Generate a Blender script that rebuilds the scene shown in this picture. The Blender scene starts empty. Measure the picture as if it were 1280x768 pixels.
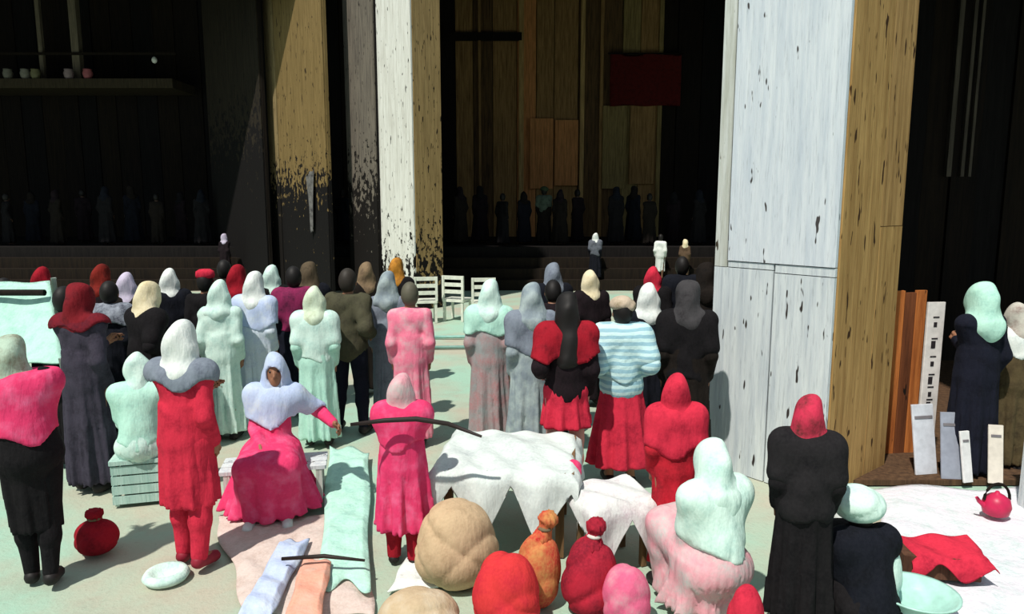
import bpy, math, random
import numpy as np
from mathutils import Vector, Matrix
random.seed(7); RNG = np.random.default_rng(7)
R = math.radians
sc = bpy.context.scene
col = sc.collection

# ------------------------------------------------------------------ camera, light, exposure
F_PX, PITCH, CAM_H = 900.0, R(8.2), 2.5
cd = bpy.data.cameras.new('camera'); cam = bpy.data.objects.new('camera', cd); col.objects.link(cam)
cam.location = (0, 0, CAM_H); cam.rotation_euler = (R(90) - PITCH, 0, 0)
cd.sensor_width = 36; cd.lens = F_PX / 1280 * 36; cd.clip_end = 300
sc.camera = cam
w = bpy.data.worlds.new('sky'); sc.world = w; w.use_nodes = True
bg = w.node_tree.nodes['Background']; bg.inputs[0].default_value = (0.62, 0.80, 0.90, 1); bg.inputs[1].default_value = 0.5
sd = bpy.data.lights.new('sun', 'SUN'); sd.energy = 4.5; sd.angle = R(1.2); sd.color = (1.0, 0.95, 0.87)
sun = bpy.data.objects.new('sun', sd); col.objects.link(sun); sun.location = (-6, -10, 20)
SUN_EL = R(59); SUN_AZ = (-0.55, -0.835)
sv = Vector((SUN_AZ[0] * math.cos(SUN_EL), SUN_AZ[1] * math.cos(SUN_EL), math.sin(SUN_EL)))
sun.rotation_euler = sv.to_track_quat('Z', 'Y').to_euler()
vs = sc.view_settings
vs.view_transform = 'Standard'; vs.look = 'None'; vs.gamma = 1; vs.use_curve_mapping = False; vs.exposure = 0.0

# ------------------------------------------------------------------ where things stand (true distances)
def ray(px, py):
    u, v = (px - 640) / F_PX, (384 - py) / F_PX
    return Vector((u, math.cos(PITCH) + v * math.sin(PITCH), -math.sin(PITCH) + v * math.cos(PITCH)))
def G(px, py, z=0.0):
    d = ray(px, py); t = (z - CAM_H) / d.z
    return Vector((d.x * t, d.y * t, z))
def P(px, py, Y):
    d = ray(px, py); t = Y / d.y
    return Vector((d.x * t, Y, CAM_H + d.z * t))

# ------------------------------------------------------------------ materials
def lin(c):
    return tuple(((v / 255) / 12.92 if v / 255 <= .04045 else ((v / 255 + .055) / 1.055) ** 2.4) for v in c)
MATS = {}
class NT:
    def __init__(s, name):
        s.m = bpy.data.materials.new(name); s.m.use_nodes = True
        s.t = s.m.node_tree; s.b = s.t.nodes['Principled BSDF']
    def n(s, typ, **kw):
        x = s.t.nodes.new(typ)
        for k, v in kw.items():
            if k.startswith('i_'):
                key = k[2:]; key = int(key) if key.isdigit() else key
                x.inputs[key].default_value = v
            else: setattr(x, k, v)
        return x
    def l(s, a, b): s.t.links.new(a, b)
    def mix(s, fac, a, b, blend='MIX'):
        x = s.n('ShaderNodeMix', data_type='RGBA', blend_type=blend)
        for i, v in ((0, fac), (6, a), (7, b)):
            if isinstance(v, (float, int)): x.inputs[i].default_value = v
            elif isinstance(v, tuple): x.inputs[i].default_value = (*v[:3], 1)
            else: s.l(v, x.inputs[i])
        return x.outputs[2]
    def noise(s, scale, detail=4, vec=None, rough=.55):
        x = s.n('ShaderNodeTexNoise'); x.inputs['Scale'].default_value = scale
        x.inputs['Detail'].default_value = detail; x.inputs['Roughness'].default_value = rough
        if vec is not None: s.l(vec, x.inputs['Vector'])
        return x.outputs['Fac']
    def coords(s, scale=(1, 1, 1), loc=(0, 0, 0)):
        tc = s.n('ShaderNodeTexCoord'); mp = s.n('ShaderNodeMapping')
        mp.inputs['Scale'].default_value = scale; mp.inputs['Location'].default_value = loc
        s.l(tc.outputs['Object'], mp.inputs['Vector']); return mp.outputs[0]
    def ramp(s, fac, lo, hi):
        x = s.n('ShaderNodeMapRange', clamp=True); s.l(fac, x.inputs[0])
        x.inputs[1].default_value = lo; x.inputs[2].default_value = hi; return x.outputs[0]
    def math(s, op, a, b=0.0):
        x = s.n('ShaderNodeMath', operation=op)
        for i, v in ((0, a), (1, b)):
            if isinstance(v, (float, int)): x.inputs[i].default_value = v
            else: s.l(v, x.inputs[i])
        return x.outputs[0]
    def bump(s, h, strength=.3, dist=.01):
        x = s.n('ShaderNodeBump'); x.inputs['Strength'].default_value = strength; x.inputs['Distance'].default_value = dist
        s.l(h, x.inputs['Height']); s.l(x.outputs[0], s.b.inputs['Normal'])
    def done(s, rough=.9, spec=.2):
        s.b.inputs['Roughness'].default_value = rough; s.b.inputs['Specular IOR Level'].default_value = spec
        return s.m

def fabric(c, c2=None, patch=.0, rough=.92, scale=9.0):
    """woven cloth: base colour c, optional second dye colour c2 in soft patches"""
    key = ('fab', c, c2, patch, scale)
    if key in MATS: return MATS[key]
    k = NT('fabric'); v = k.coords()
    a = lin(c); c2l = lin(c2) if c2 else tuple(x * .62 for x in a)
    n1 = k.noise(scale, 5, v); f = k.ramp(n1, .45 - patch, .75 - patch)
    base = k.mix(f, a, c2l)
    n2 = k.noise(60, 3, v); base = k.mix(k.math('MULTIPLY', k.ramp(n2, .4, .62), .35), base, tuple(min(1, x * 1.18 + .005) for x in a))
    k.l(base, k.b.inputs['Base Color']); k.bump(k.noise(9, 4, k.coords((1.6, 1.6, .5))), .55, .03)
    MATS[key] = k.done(rough, .1); return MATS[key]
def striped(c, c2, freq=30, width=.5):
    key = ('str', c, c2, freq)
    if key in MATS: return MATS[key]
    k = NT('striped_cloth'); v = k.coords()
    wv = k.n('ShaderNodeTexWave', wave_type='BANDS', bands_direction='Z'); wv.inputs['Scale'].default_value = freq / 6.28
    wv.inputs['Distortion'].default_value = 2.5; wv.inputs['Detail'].default_value = 2; k.l(v, wv.inputs['Vector'])
    k.l(k.mix(k.ramp(wv.outputs['Fac'], .42, .58), lin(c), lin(c2)), k.b.inputs['Base Color'])
    k.bump(k.noise(26, 5, v), .4, .02); MATS[key] = k.done(.9, .1); return MATS[key]
def plain(name, c, rough=.6, spec=.3, metal=0.0, var=.25):
    key = (name, c)
    if key in MATS: return MATS[key]
    k = NT(name); v = k.coords(); a = lin(c)
    k.l(k.mix(k.ramp(k.noise(14, 4, v), .35, .75), a, tuple(x * (1 - var) for x in a)), k.b.inputs['Base Color'])
    k.b.inputs['Metallic'].default_value = metal
    MATS[key] = k.done(rough, spec); return MATS[key]
def skin(c): return plain('skin', c, .55, .3, 0, .12)
def wood(c, c2, specks=.0, speck_col=(28, 22, 18), peel=None, under=(24, 21, 19), seed=0.0, grain=1.0):
    """painted or bare timber: vertical grain, knots, and paint worn off in flakes below a ragged height peel=(z0, z1)"""
    key = ('wood', c, c2, specks, peel, under, seed)
    if key in MATS: return MATS[key]
    k = NT('timber'); vg = k.coords((9, 9, .55), (seed, seed * 2, 0)); vf = k.coords((1, 1, 1), (seed, 0, seed)); vs_ = k.coords((16, 16, 3.6), (0, seed, seed))
    g1 = k.noise(2.2, 8, vg, .65); g2 = k.noise(9, 4, vg, .6)
    base = k.mix(k.ramp(g1, .36, .68), lin(c), lin(c2))
    base = k.mix(k.math('MULTIPLY', k.ramp(g2, .56, .74), .5), base, tuple(x * .5 for x in lin(c2)))
    if specks:
        s1 = k.noise(1.0, 2, vs_); base = k.mix(k.ramp(s1, .70 - specks * .06, .725 - specks * .06), base, lin(speck_col))
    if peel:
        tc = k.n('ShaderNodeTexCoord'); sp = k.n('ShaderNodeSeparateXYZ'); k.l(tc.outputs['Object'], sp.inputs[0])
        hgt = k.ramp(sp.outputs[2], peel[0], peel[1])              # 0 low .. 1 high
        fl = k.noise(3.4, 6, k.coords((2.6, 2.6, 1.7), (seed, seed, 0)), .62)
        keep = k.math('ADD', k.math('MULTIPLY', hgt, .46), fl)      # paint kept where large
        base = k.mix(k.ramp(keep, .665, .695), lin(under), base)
    k.l(base, k.b.inputs['Base Color']); k.bump(g1, .6 * grain, .02)
    MATS[key] = k.done(.85, .15); return MATS[key]

# ------------------------------------------------------------------ mesh helpers
def obj(name, verts, faces, mat, parent=None, smooth=False, loc=(0, 0, 0)):
    me = bpy.data.meshes.new(name); me.from_pydata([tuple(v) for v in verts], [], [tuple(f) for f in faces]); me.update()
    if smooth: me.polygons.foreach_set('use_smooth', [True] * len(me.polygons))
    me.materials.append(mat); o = bpy.data.objects.new(name, me); o.location = loc
    col.objects.link(o); o.parent = parent; return o
def objn(name, V, Q, mat, parent=None, loc=(0, 0, 0)):
    """numpy verts and quads"""
    me = bpy.data.meshes.new(name); nq = len(Q)
    me.vertices.add(len(V)); me.vertices.foreach_set('co', V.astype(np.float32).ravel())
    me.loops.add(nq * 4); me.loops.foreach_set('vertex_index', Q.astype(np.int32).ravel())
    me.polygons.add(nq); me.polygons.foreach_set('loop_start', np.arange(0, nq * 4, 4, dtype=np.int32))
    me.polygons.foreach_set('use_smooth', np.ones(nq, dtype=bool)); me.update(calc_edges=True); me.validate()
    me.materials.append(mat); o = bpy.data.objects.new(name, me); o.location = loc
    col.objects.link(o); o.parent = parent; return o
def tag(o, label=None, cat=None, group=None, kind=None):
    if label: o['label'] = label
    if cat: o['category'] = cat
    if group: o['group'] = group
    if kind: o['kind'] = kind
    return o
def empty(name, loc, rz=0.0):
    o = bpy.data.objects.new(name, None); o.location = loc; o.rotation_euler = (0, 0, rz); o.empty_display_size = .2
    col.objects.link(o); return o
def boxv(x0, x1, y0, y1, z0, z1, bev=0.0):
    """box, chamfered along its vertical edges when bev is given"""
    if bev <= 0:
        v = [(x, y, z) for z in (z0, z1) for x, y in ((x0, y0), (x1, y0), (x1, y1), (x0, y1))]
    else:
        ring = [(x0 + bev, y0), (x1 - bev, y0), (x1, y0 + bev), (x1, y1 - bev), (x1 - bev, y1), (x0 + bev, y1), (x0, y1 - bev), (x0, y0 + bev)]
        v = [(x, y, z) for z in (z0, z1) for x, y in ring]
    n = len(v) // 2
    f = [tuple(reversed(range(n))), tuple(range(n, 2 * n))] + [(i, (i + 1) % n, n + (i + 1) % n, n + i) for i in range(n)]
    return v, f
def box(name, x0, x1, y0, y1, z0, z1, mat, parent=None, bev=0.0, loc=(0, 0, 0)):
    v, f = boxv(x0, x1, y0, y1, z0, z1, bev); return obj(name, v, f, mat, parent, False, loc)
def tubev(pts, rad, n=10):
    pts = [Vector(p) for p in pts]; rad = rad if isinstance(rad, (list, tuple)) else [rad] * len(pts)
    V, Fc = [], []
    up = Vector((0, 0, 1))
    for i, p in enumerate(pts):
        t = (pts[min(i + 1, len(pts) - 1)] - pts[max(i - 1, 0)]).normalized()
        a = t.cross(up if abs(t.z) < .95 else Vector((1, 0, 0))).normalized(); b = a.cross(t)
        for k in range(n):
            an = 2 * math.pi * k / n; V.append(p + (a * math.cos(an) + b * math.sin(an)) * rad[i])
    for i in range(len(pts) - 1):
        for k in range(n):
            Fc.append((i * n + k, i * n + (k + 1) % n, (i + 1) * n + (k + 1) % n, (i + 1) * n + k))
    Fc.append(tuple(range(n))); Fc.append(tuple(reversed(range((len(pts) - 1) * n, len(pts) * n))))
    return V, Fc
def tube(name, pts, rad, mat, parent=None, n=10, loc=(0, 0, 0)):
    v, f = tubev(pts, rad, n); return obj(name, v, f, mat, parent, True, loc)
def lathe(name, prof, mat, parent=None, n=28, loc=(0, 0, 0), wob=0.0):
    V, Fc = [], []
    for r, z in prof:
        for k in range(n):
            a = 2 * math.pi * k / n; q = r * (1 + wob * math.sin(5 * a + 7 * z)); V.append((q * math.cos(a), q * math.sin(a), z))
    m = len(prof)
    for i in range(m - 1):
        for k in range(n): Fc.append((i * n + k, i * n + (k + 1) % n, (i + 1) * n + (k + 1) % n, (i + 1) * n + k))
    Fc.append(tuple(reversed(range(n)))); Fc.append(tuple(range((m - 1) * n, m * n)))
    return obj(name, V, Fc, mat, parent, True, loc)

# ------------------------------------------------------------------ implicit surfaces (bodies, garments, sacks)
class SDF:
    def __init__(s, lo, hi, h):
        s.lo = np.array(lo, float); s.h = h
        s.n = np.ceil((np.array(hi, float) - s.lo) / h).astype(int) + 1
        s.ax = [s.lo[i] + h * np.arange(s.n[i]) for i in range(3)]
        s.D = np.full(s.n, 1.0, np.float32)
    def sub(s, lo, hi):
        sl = []
        for i in range(3):
            a = int(max(0, math.floor((lo[i] - s.lo[i]) / s.h))); b = int(min(s.n[i], math.ceil((hi[i] - s.lo[i]) / s.h) + 1))
            if b <= a: return None, None
            sl.append(slice(a, b))
        X, Y, Z = np.meshgrid(s.ax[0][sl[0]], s.ax[1][sl[1]], s.ax[2][sl[2]], indexing='ij', sparse=True)
        return tuple(sl), (X, Y, Z)
    def _join(s, sl, d, k):
        D = s.D[sl]; hh = np.clip(.5 + .5 * (D - d) / k, 0, 1)
        s.D[sl] = (D * (1 - hh) + d * hh - k * hh * (1 - hh)).astype(np.float32)
    def cap(s, a, b, ra, rb, k=.03):
        a, b = np.array(a, float), np.array(b, float); m = max(ra, rb) + max(.05, k)
        sl, g = s.sub(np.minimum(a, b) - m, np.maximum(a, b) + m)
        if sl is None: return
        X, Y, Z = g; ab = b - a; L = max(ab @ ab, 1e-9)
        t = np.clip(((X - a[0]) * ab[0] + (Y - a[1]) * ab[1] + (Z - a[2]) * ab[2]) / L, 0, 1)
        d = np.sqrt((X - a[0] - t * ab[0]) ** 2 + (Y - a[1] - t * ab[1]) ** 2 + (Z - a[2] - t * ab[2]) ** 2) - (ra + (rb - ra) * t)
        s._join(sl, d, k)
    def _ell(s, c, r, M=None):
        c, r = np.array(c, float), np.array(r, float); m = max(r) + .06
        sl, g = s.sub(c - m, c + m)
        if sl is None: return None, None
        X, Y, Z = [g[i] - c[i] for i in range(3)]
        if M is not None:
            X, Y, Z = [M[0][i] * X + M[1][i] * Y + M[2][i] * Z for i in range(3)]
        q = np.sqrt((X / r[0]) ** 2 + (Y / r[1]) ** 2 + (Z / r[2]) ** 2)
        return sl, (q - 1) * min(r)
    def ell(s, c, r, k=.03, M=None):
        sl, d = s._ell(c, r, M)
        if sl is not None: s._join(sl, d, k)
    def cut(s, c, r, M=None):
        sl, d = s._ell(c, r, M)
        if sl is not None: s.D[sl] = np.maximum(s.D[sl], -d)
    def cone(s, a, b, ra, rb, flat=.75, n=9, amp=.02, ph=0.0, k=.03):
        a, b = np.array(a, float), np.array(b, float); m = max(ra, rb) + amp + .06
        sl, g = s.sub((min(a[0], b[0]) - m, min(a[1], b[1]) - m, min(a[2], b[2]) - .03), (max(a[0], b[0]) + m, max(a[1], b[1]) + m, max(a[2], b[2]) + .03))
        if sl is None: return
        X, Y, Z = g; t = np.clip((Z - a[2]) / (b[2] - a[2]), 0, 1)
        dx = X - (a[0] + (b[0] - a[0]) * t); dy = (Y - (a[1] + (b[1] - a[1]) * t)) / flat
        r = np.sqrt(dx ** 2 + dy ** 2); th = np.arctan2(dy, dx)
        Rr = ra + (rb - ra) * t ** .8 + amp * t * (np.sin(n * th + ph) + .5 * np.sin((n * 2 + 1) * th + 2 * ph + 3 * Z))
        d = np.maximum(np.maximum((r - Rr) * .85, Z - a[2]), b[2] - Z)
        s._join(sl, d, k)
    def fn(s, f):
        X, Y, Z = np.meshgrid(*s.ax, indexing='ij', sparse=True); s.D = f(s.D, X, Y, Z).astype(np.float32)
    def mesh(s):
        D = s.D; D[0], D[-1], D[:, 0], D[:, -1], D[:, :, 0], D[:, :, -1] = 1, 1, 1, 1, 1, 1
        S = D < 0; c = [S[i:S.shape[0] - 1 + i, j:S.shape[1] - 1 + j, k:S.shape[2] - 1 + k] for i in (0, 1) for j in (0, 1) for k in (0, 1)]
        al, an = c[0].copy(), c[0].copy()
        for q in c[1:]: al &= q; an |= q
        act = an & ~al; idx = np.argwhere(act)
        ids = np.full(act.shape, -1, np.int64); ids[act] = np.arange(len(idx))
        off = [(i, j, k) for i in (0, 1) for j in (0, 1) for k in (0, 1)]
        val = np.stack([D[idx[:, 0] + o[0], idx[:, 1] + o[1], idx[:, 2] + o[2]] for o in off], 1).astype(float)
        acc = np.zeros((len(idx), 3)); cnt = np.zeros(len(idx)); offa = np.array(off, float)
        for p in range(8):
            for q in range(p + 1, 8):
                if abs(offa[p] - offa[q]).sum() != 1: continue
                m = (val[:, p] < 0) != (val[:, q] < 0); t = val[m, p] / (val[m, p] - val[m, q])
                acc[m] += offa[p] + (offa[q] - offa[p]) * t[:, None]; cnt[m] += 1
        V = s.lo + s.h * (idx + acc / cnt[:, None]); Q = []
        for ax in range(3):
            u, v = (ax + 1) % 3, (ax + 2) % 3
            A = [slice(None)] * 3; B = [slice(None)] * 3; A[ax] = slice(0, -1); B[ax] = slice(1, None)
            e = S[tuple(A)] != S[tuple(B)]; pos = np.argwhere(e)
            pos = pos[(pos[:, u] > 0) & (pos[:, v] > 0) & (pos[:, u] < S.shape[u] - 1) & (pos[:, v] < S.shape[v] - 1)]
            ins = S[pos[:, 0], pos[:, 1], pos[:, 2]]
            def cell(du, dv):
                p = pos.copy(); p[:, u] += du; p[:, v] += dv; return ids[p[:, 0], p[:, 1], p[:, 2]]
            q = np.stack([cell(-1, -1), cell(0, -1), cell(0, 0), cell(-1, 0)], 1)
            q[~ins] = q[~ins][:, ::-1]; Q.append(q)
        return V, np.concatenate(Q)

# ------------------------------------------------------------------ people
def ik(sh, wr, l1, l2, pole):
    sh, wr = np.array(sh, float), np.array(wr, float); d = wr - sh; L = np.linalg.norm(d)
    if L > (l1 + l2) * .995: wr = sh + d / L * (l1 + l2) * .995; d = wr - sh; L = np.linalg.norm(d)
    u = d / L; a = (l1 ** 2 - l2 ** 2 + L ** 2) / (2 * L); hgt = math.sqrt(max(l1 ** 2 - a ** 2, 0))
    p = np.array(pole, float); p = p - u * (p @ u); p /= np.linalg.norm(p) + 1e-9
    return sh + u * a + p * hgt, wr
def rotx(p, c, a):
    y, z = p[1] - c[1], p[2] - c[2]; return np.array([p[0], c[1] + y * math.cos(a) - z * math.sin(a), c[2] + y * math.sin(a) + z * math.cos(a)])
def roty(p, c, a):
    x, z = p[0] - c[0], p[2] - c[2]; return np.array([c[0] + x * math.cos(a) + z * math.sin(a), p[1], c[2] - x * math.sin(a) + z * math.cos(a)])
ARM = {'down': (.035, -.05, -.50), 'front': (-.04, -.34, -.26), 'lap': (-.05, -.30, -.36), 'raise': (.08, -.18, .36),
       'hip': (.05, -.10, -.34), 'fold': (-.17, -.25, -.18), 'back': (-.05, .18, -.42), 'out': (.34, -.12, -.24)}

def person(label, loc, yaw=180, height=1.7, pose='stand', arms=('down', 'down'), lean=0, side=0, tilt=0, skin_c=(150, 105, 80),
           garments=(), head=None, hair_c=(22, 18, 17), shoes=(30, 26, 26), hb=.015, hg=.017, group=None, seat_h=.42, stride=.16, spread=0.0, eyes=True):
    """A figure facing -Y before it is turned by yaw (180 = back to the camera). One continuous body; hair and clothes are children."""
    k = height / 1.7
    A = lambda *p: np.array(p, float)
    J = {}
    if pose in ('stand', 'walk'):
        st = stride if pose == 'walk' else .02
        pel = A(0, 0, .93)
        for s, sg in (('l', -1), ('r', 1)):
            f = st * (1 if sg > 0 else -1)
            J['hip' + s] = A(sg * .09, 0, .90); J['kn' + s] = A(sg * (.095 + spread * .5), -.02 - f * .55, .50)
            J['an' + s] = A(sg * (.095 + spread), .02 - f, .085 + (.03 if f < -.05 else 0)); J['to' + s] = J['an' + s] + A(sg * .02, -.15, -.045 - (.03 if f < -.05 else 0))
    elif pose == 'seat':
        pel = A(0, .02, seat_h + .10)
        for s, sg in (('l', -1), ('r', 1)):
            J['hip' + s] = A(sg * .09, 0, seat_h + .08); J['kn' + s] = A(sg * .14, -.41, max(.48, seat_h + .05)); J['an' + s] = A(sg * .13, -.38, .085); J['to' + s] = A(sg * .15, -.53, .04)
    else:  # squat
        pel = A(0, .08, .27)
        for s, sg in (('l', -1), ('r', 1)):
            J['hip' + s] = A(sg * .09, .07, .26); J['kn' + s] = A(sg * .17, -.26, .50); J['an' + s] = A(sg * .13, -.02, .085); J['to' + s] = A(sg * .17, -.17, .04)
    up = {'waist': pel + A(0, 0, .16), 'chest': pel + A(0, -.01, .36), 'neck': pel + A(0, .0, .52), 'head': pel + A(0, -.025, .655)}
    for s, sg in (('l', -1), ('r', 1)): up['sh' + s] = pel + A(sg * .152, .0, .455)
    for n_ in up: up[n_] = roty(rotx(up[n_], pel, R(lean)), pel, R(side))
    up['head'] = rotx(up['head'], up['neck'], R(tilt))
    J.update(up); J['pel'] = pel
    for i, (s, sg) in enumerate((('l', -1), ('r', 1))):
        o = np.array(ARM[arms[i]] if isinstance(arms[i], str) else arms[i], float); o[0] *= sg
        J['el' + s], J['wr' + s] = ik(J['sh' + s], J['sh' + s] + o, .285, .255, (sg * .25, .9, -.35))
    for n_ in J: J[n_] = J[n_] * k
    allp = np.array(list(J.values())); pad = .38
    lo, hi = allp.min(0) - pad, allp.max(0) + pad; lo[2] = -.03
    def limbs(S, inf, which, kk=.03):
        r = lambda x: x * k + inf
        if 'torso' in which:
            S.ell(J['pel'], (r(.155), r(.115), r(.13)), kk); S.cap(J['pel'], J['waist'], r(.118), r(.112), .05)
            for s_ in 'lr':
                q = J['chest'] + (J['sh' + s_] - J['chest']) * .34
                S.cap(J['waist'], q, r(.10), r(.105), .05)
                S.cap(J['neck'] * .55 + J['chest'] * .45, J['sh' + s_], r(.075), r(.062), .05)
        if 'neck' in which: S.cap(J['chest'], J['head'] - (J['head'] - J['neck']) * .2, r(.055), r(.05), .03)
        for s_ in 'lr':
            if 'arm' in which:
                S.cap(J['sh' + s_], J['el' + s_], r(.054), r(.042), .03); S.cap(J['el' + s_], J['wr' + s_] + (J['el' + s_] - J['wr' + s_]) * (.12 if inf else 0), r(.042), r(.028), .02)
            if 'leg' in which:
                S.cap(J['hip' + s_], J['kn' + s_], r(.088), r(.06), .03)
                S.cap(J['kn' + s_], J['kn' + s_] * .62 + J['an' + s_] * .38 + A(0, .012, 0), r(.058), r(.056), .03)
                S.cap(J['kn' + s_] * .62 + J['an' + s_] * .38, J['an' + s_], r(.052), r(.036), .03)
    hc = J['head']; hr = A(.077, .096, .118) * k
    tl = R(lean + tilt)
    fwd = A(0, -math.cos(tl), -math.sin(tl)); hup = A(0, -math.sin(tl), math.cos(tl)) * 1.0; rt = A(1, 0, 0)
    M = (rt, -fwd, hup)  # rows unused when head upright; ell takes columns
    Mt = [[rt[i], (-fwd)[i], hup[i]] for i in range(3)]
    root = empty('person', loc, R(yaw)); tag(root, label, 'person', group)
    # ---- the body
    S = SDF(lo, hi, hb); limbs(S, 0, ('torso', 'neck', 'arm', 'leg'))
    S.ell(hc + hup * .012 * k, hr, .02, Mt); S.cap(hc - hup * .06 * k + fwd * .03 * k, hc - hup * .085 * k + fwd * .055 * k, .048 * k, .035 * k, .03)
    if eyes:
        S.cap(hc + fwd * .092 * k + hup * .01 * k, hc + fwd * .112 * k - hup * .03 * k, .011 * k, .016 * k, .012)
        for sg in (-1, 1):
            S.cut(hc + fwd * .105 * k + rt * sg * .032 * k + hup * .012 * k, A(.02, .02, .012) * k)
            S.ell(hc + rt * sg * .08 * k - hup * .01 * k, A(.014, .022, .034) * k, .01)
        S.cap(hc + fwd * .09 * k - hup * .058 * k - rt * .02 * k, hc + fwd * .09 * k - hup * .058 * k + rt * .02 * k, .011 * k, .011 * k, .01)
    for i, (s_, sg) in enumerate((('l', -1), ('r', 1))):
        S.cap(J['an' + s_], J['to' + s_], .038 * k, .03 * k, .02)
        d = J['wr' + s_] - J['el' + s_]; d /= np.linalg.norm(d); wr = J['wr' + s_]
        sdv = np.cross(d, A(sg, 0, .2)); sdv /= np.linalg.norm(sdv)     # across the palm
        inn = np.cross(sdv, d); inn *= -1 if (inn[0] * sg) > 0 else 1   # palm side, towards the body
        if hb < .02:
            S.cap(wr + sdv * .018 * k, wr + d * .075 * k + sdv * .024 * k, .019 * k, .017 * k, .012); S.cap(wr - sdv * .018 * k, wr + d * .075 * k - sdv * .022 * k, .019 * k, .016 * k, .012)
            for q, (o_, L) in enumerate(((-.031, .058), (-.011, .074), (.011, .08), (.032, .07))):
                p0 = wr + d * .075 * k + sdv * o_ * k; p1 = p0 + (d * .85 + inn * .5) * L * .55 * k; p2 = p1 + (d * .4 + inn * .9) * L * .5 * k
                S.cap(p0, p1, .0105, .0098, .004); S.cap(p1, p2, .0098, .0088, .004)
            t0 = wr + d * .02 * k + sdv * .024 * k; t1 = t0 + (d * .6 + sdv * .75 + inn * .3) * .05 * k
            S.cap(t0, t1, .014, .012, .01); S.cap(t1, t1 + (d * .9 + inn * .45) * .035 * k, .0115, .0095, .005)
        else: S.cap(wr, wr + d * .13 * k, .032 * k, .022 * k, .02)
    V, Q = S.mesh(); objn('body', V, Q, skin(skin_c), root)
    if eyes:
        for sg in (-1, 1):
            e = hc + fwd * .083 * k + rt * sg * .032 * k + hup * .012 * k
            lathe('eye', [(.001, -.012), (.008, -.009), (.012, 0), (.008, .009), (.001, .012)], plain('eye', (40, 32, 30), .2, .5), root, 10, tuple(e))
    # ---- shoes
    if shoes:
        for s_ in 'lr':
            S = SDF(np.minimum(J['an' + s_], J['to' + s_]) - .12, np.maximum(J['an' + s_], J['to' + s_]) + .12, hg)
            S.cap(J['an' + s_] + A(0, .02, -.035) * k, J['to' + s_], .05 * k, .042 * k, .02)
            S.fn(lambda D, X, Y, Z: np.maximum(D, .002 - Z)); V, Q = S.mesh(); objn('shoe', V, Q, plain('shoe', shoes, .6), root)
    # ---- clothes
    layer = 0.0
    for gi, gm in enumerate(garments):
        kind, mat = gm[0], gm[1]; o = gm[2] if len(gm) > 2 else {}
        S = SDF(lo, hi, hg); fold = o.get('fold', .009); ph = (loc[0] * 7.3 + gi) % 6.28
        if kind in ('trousers',):
            limbs(S, o.get('inf', .02), ('leg',)); S.ell(J['pel'], A(.165, .13, .13) * k + .012, .03); zt = J['waist'][2] - .03
            S.fn(lambda D, X, Y, Z: np.maximum(np.maximum(D, Z - zt), .06 * k - Z))
        elif kind in ('jacket', 'coat', 'robe', 'dress'):
            inf = o.get('inf', .02); layer = max(layer, inf); limbs(S, inf, ('torso', 'arm'))
            if kind != 'jacket':
                if pose in ('stand', 'walk'):
                    hem = o.get('hem', {'coat': .5, 'robe': .08, 'dress': .28}[kind]) * k; b = J['pel'].copy(); b[2] = hem
                    b[0] += o.get('dx', 0); c0 = J['chest'] * .5 + J['waist'] * .5
                    S.cone(c0, b, .15 * k + inf, o.get('wide', .24) * k, o.get('flat', .8), o.get('n', 8), o.get('amp', .03), ph)
                else:
                    limbs(S, o.get('loose', .045), ('leg',))
                    for s_ in 'lr': S.cap(J['pel'], (J['knl'] + J['knr']) / 2 + (J['kn' + s_] - (J['knl'] + J['knr']) / 2) * .4, .14 * k, .10 * k, .06); S.cap((J['knl'] + J['knr']) / 2, (J['anl'] + J['anr']) / 2 + A(0, 0, .04), .11 * k, .15 * k, .06)
                    if o.get('spread'):
                        S.cone(J['pel'] + A(0, -.1, .02), A(0, -.16, .03), .2 * k, o['spread'], .8, 9, .025, ph, .08)
                    S.fn(lambda D, X, Y, Z: np.maximum(D, o.get('hem', .05) - Z))
            wz, hz = J['waist'][2], max(J['waist'][2] - .1, .1); nf = o.get('n', 8)
            def crease(D, X, Y, Z):
                th = np.arctan2(Y - J['pel'][1], X - J['pel'][0]); low = np.clip((wz - Z) / hz, 0, 1)
                hang = (1 - np.abs(np.sin((nf + 3) * .5 * th * 2 + 1.2 * np.sin(3.1 * Z + ph) + ph))) ** 1.5
                up_ = np.clip((Z - wz) / .1, 0, 1) * (1 - np.abs(np.sin(13 * (Z + .8 * X * np.sign(np.sin(5 * Z + ph)) + .3 * Y) + ph)))
                return D + .026 * low * hang + .012 * up_
            S.fn(crease)
            nz = J['neck'][2] + .02; 
            if lean < 40: S.fn(lambda D, X, Y, Z: np.where(np.abs(X - J['neck'][0]) < .13, np.maximum(D, Z - nz), D))
        elif kind == 'skirt':
            hem = o.get('hem', .3) * k; b = J['pel'].copy(); b[2] = hem
            S.ell(J['pel'], A(.175, .14, .12) * k + .012, .03); S.cone(J['waist'] * .6 + J['pel'] * .4, b, .15 * k, o.get('wide', .24) * k, .8, o.get('n', 9), o.get('amp', .025), ph)
            if pose not in ('stand', 'walk'): limbs(S, .05, ('leg',))
            zt = J['waist'][2] + .02; S.fn(lambda D, X, Y, Z: np.maximum(np.maximum(D, hem - Z), Z - zt))
        elif kind in ('shawl', 'cape'):
            inf = max(layer + .014, o.get('inf', .036) * .7); layer = inf; limbs(S, inf, ('torso',), .05); e = o.get('arm', .75)
            for s_ in 'lr':
                S.cap(J['sh' + s_], J['sh' + s_] * (1 - e) + J['el' + s_] * e, .058 * k + inf, .05 * k + inf, .06)
            if kind == 'cape': S.cone(J['chest'] + A(0, .02, .02), A(J['pel'][0], J['pel'][1] + .03, o.get('low', .8) * k), .17 * k, o.get('wide', .3) * k, .75, 7, .025, ph, .05)
            zl = o.get('low', .98) * k if pose in ('stand', 'walk') else J['pel'][2] + o.get('low', .1)
            nz = J['neck'][2] + .05
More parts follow.
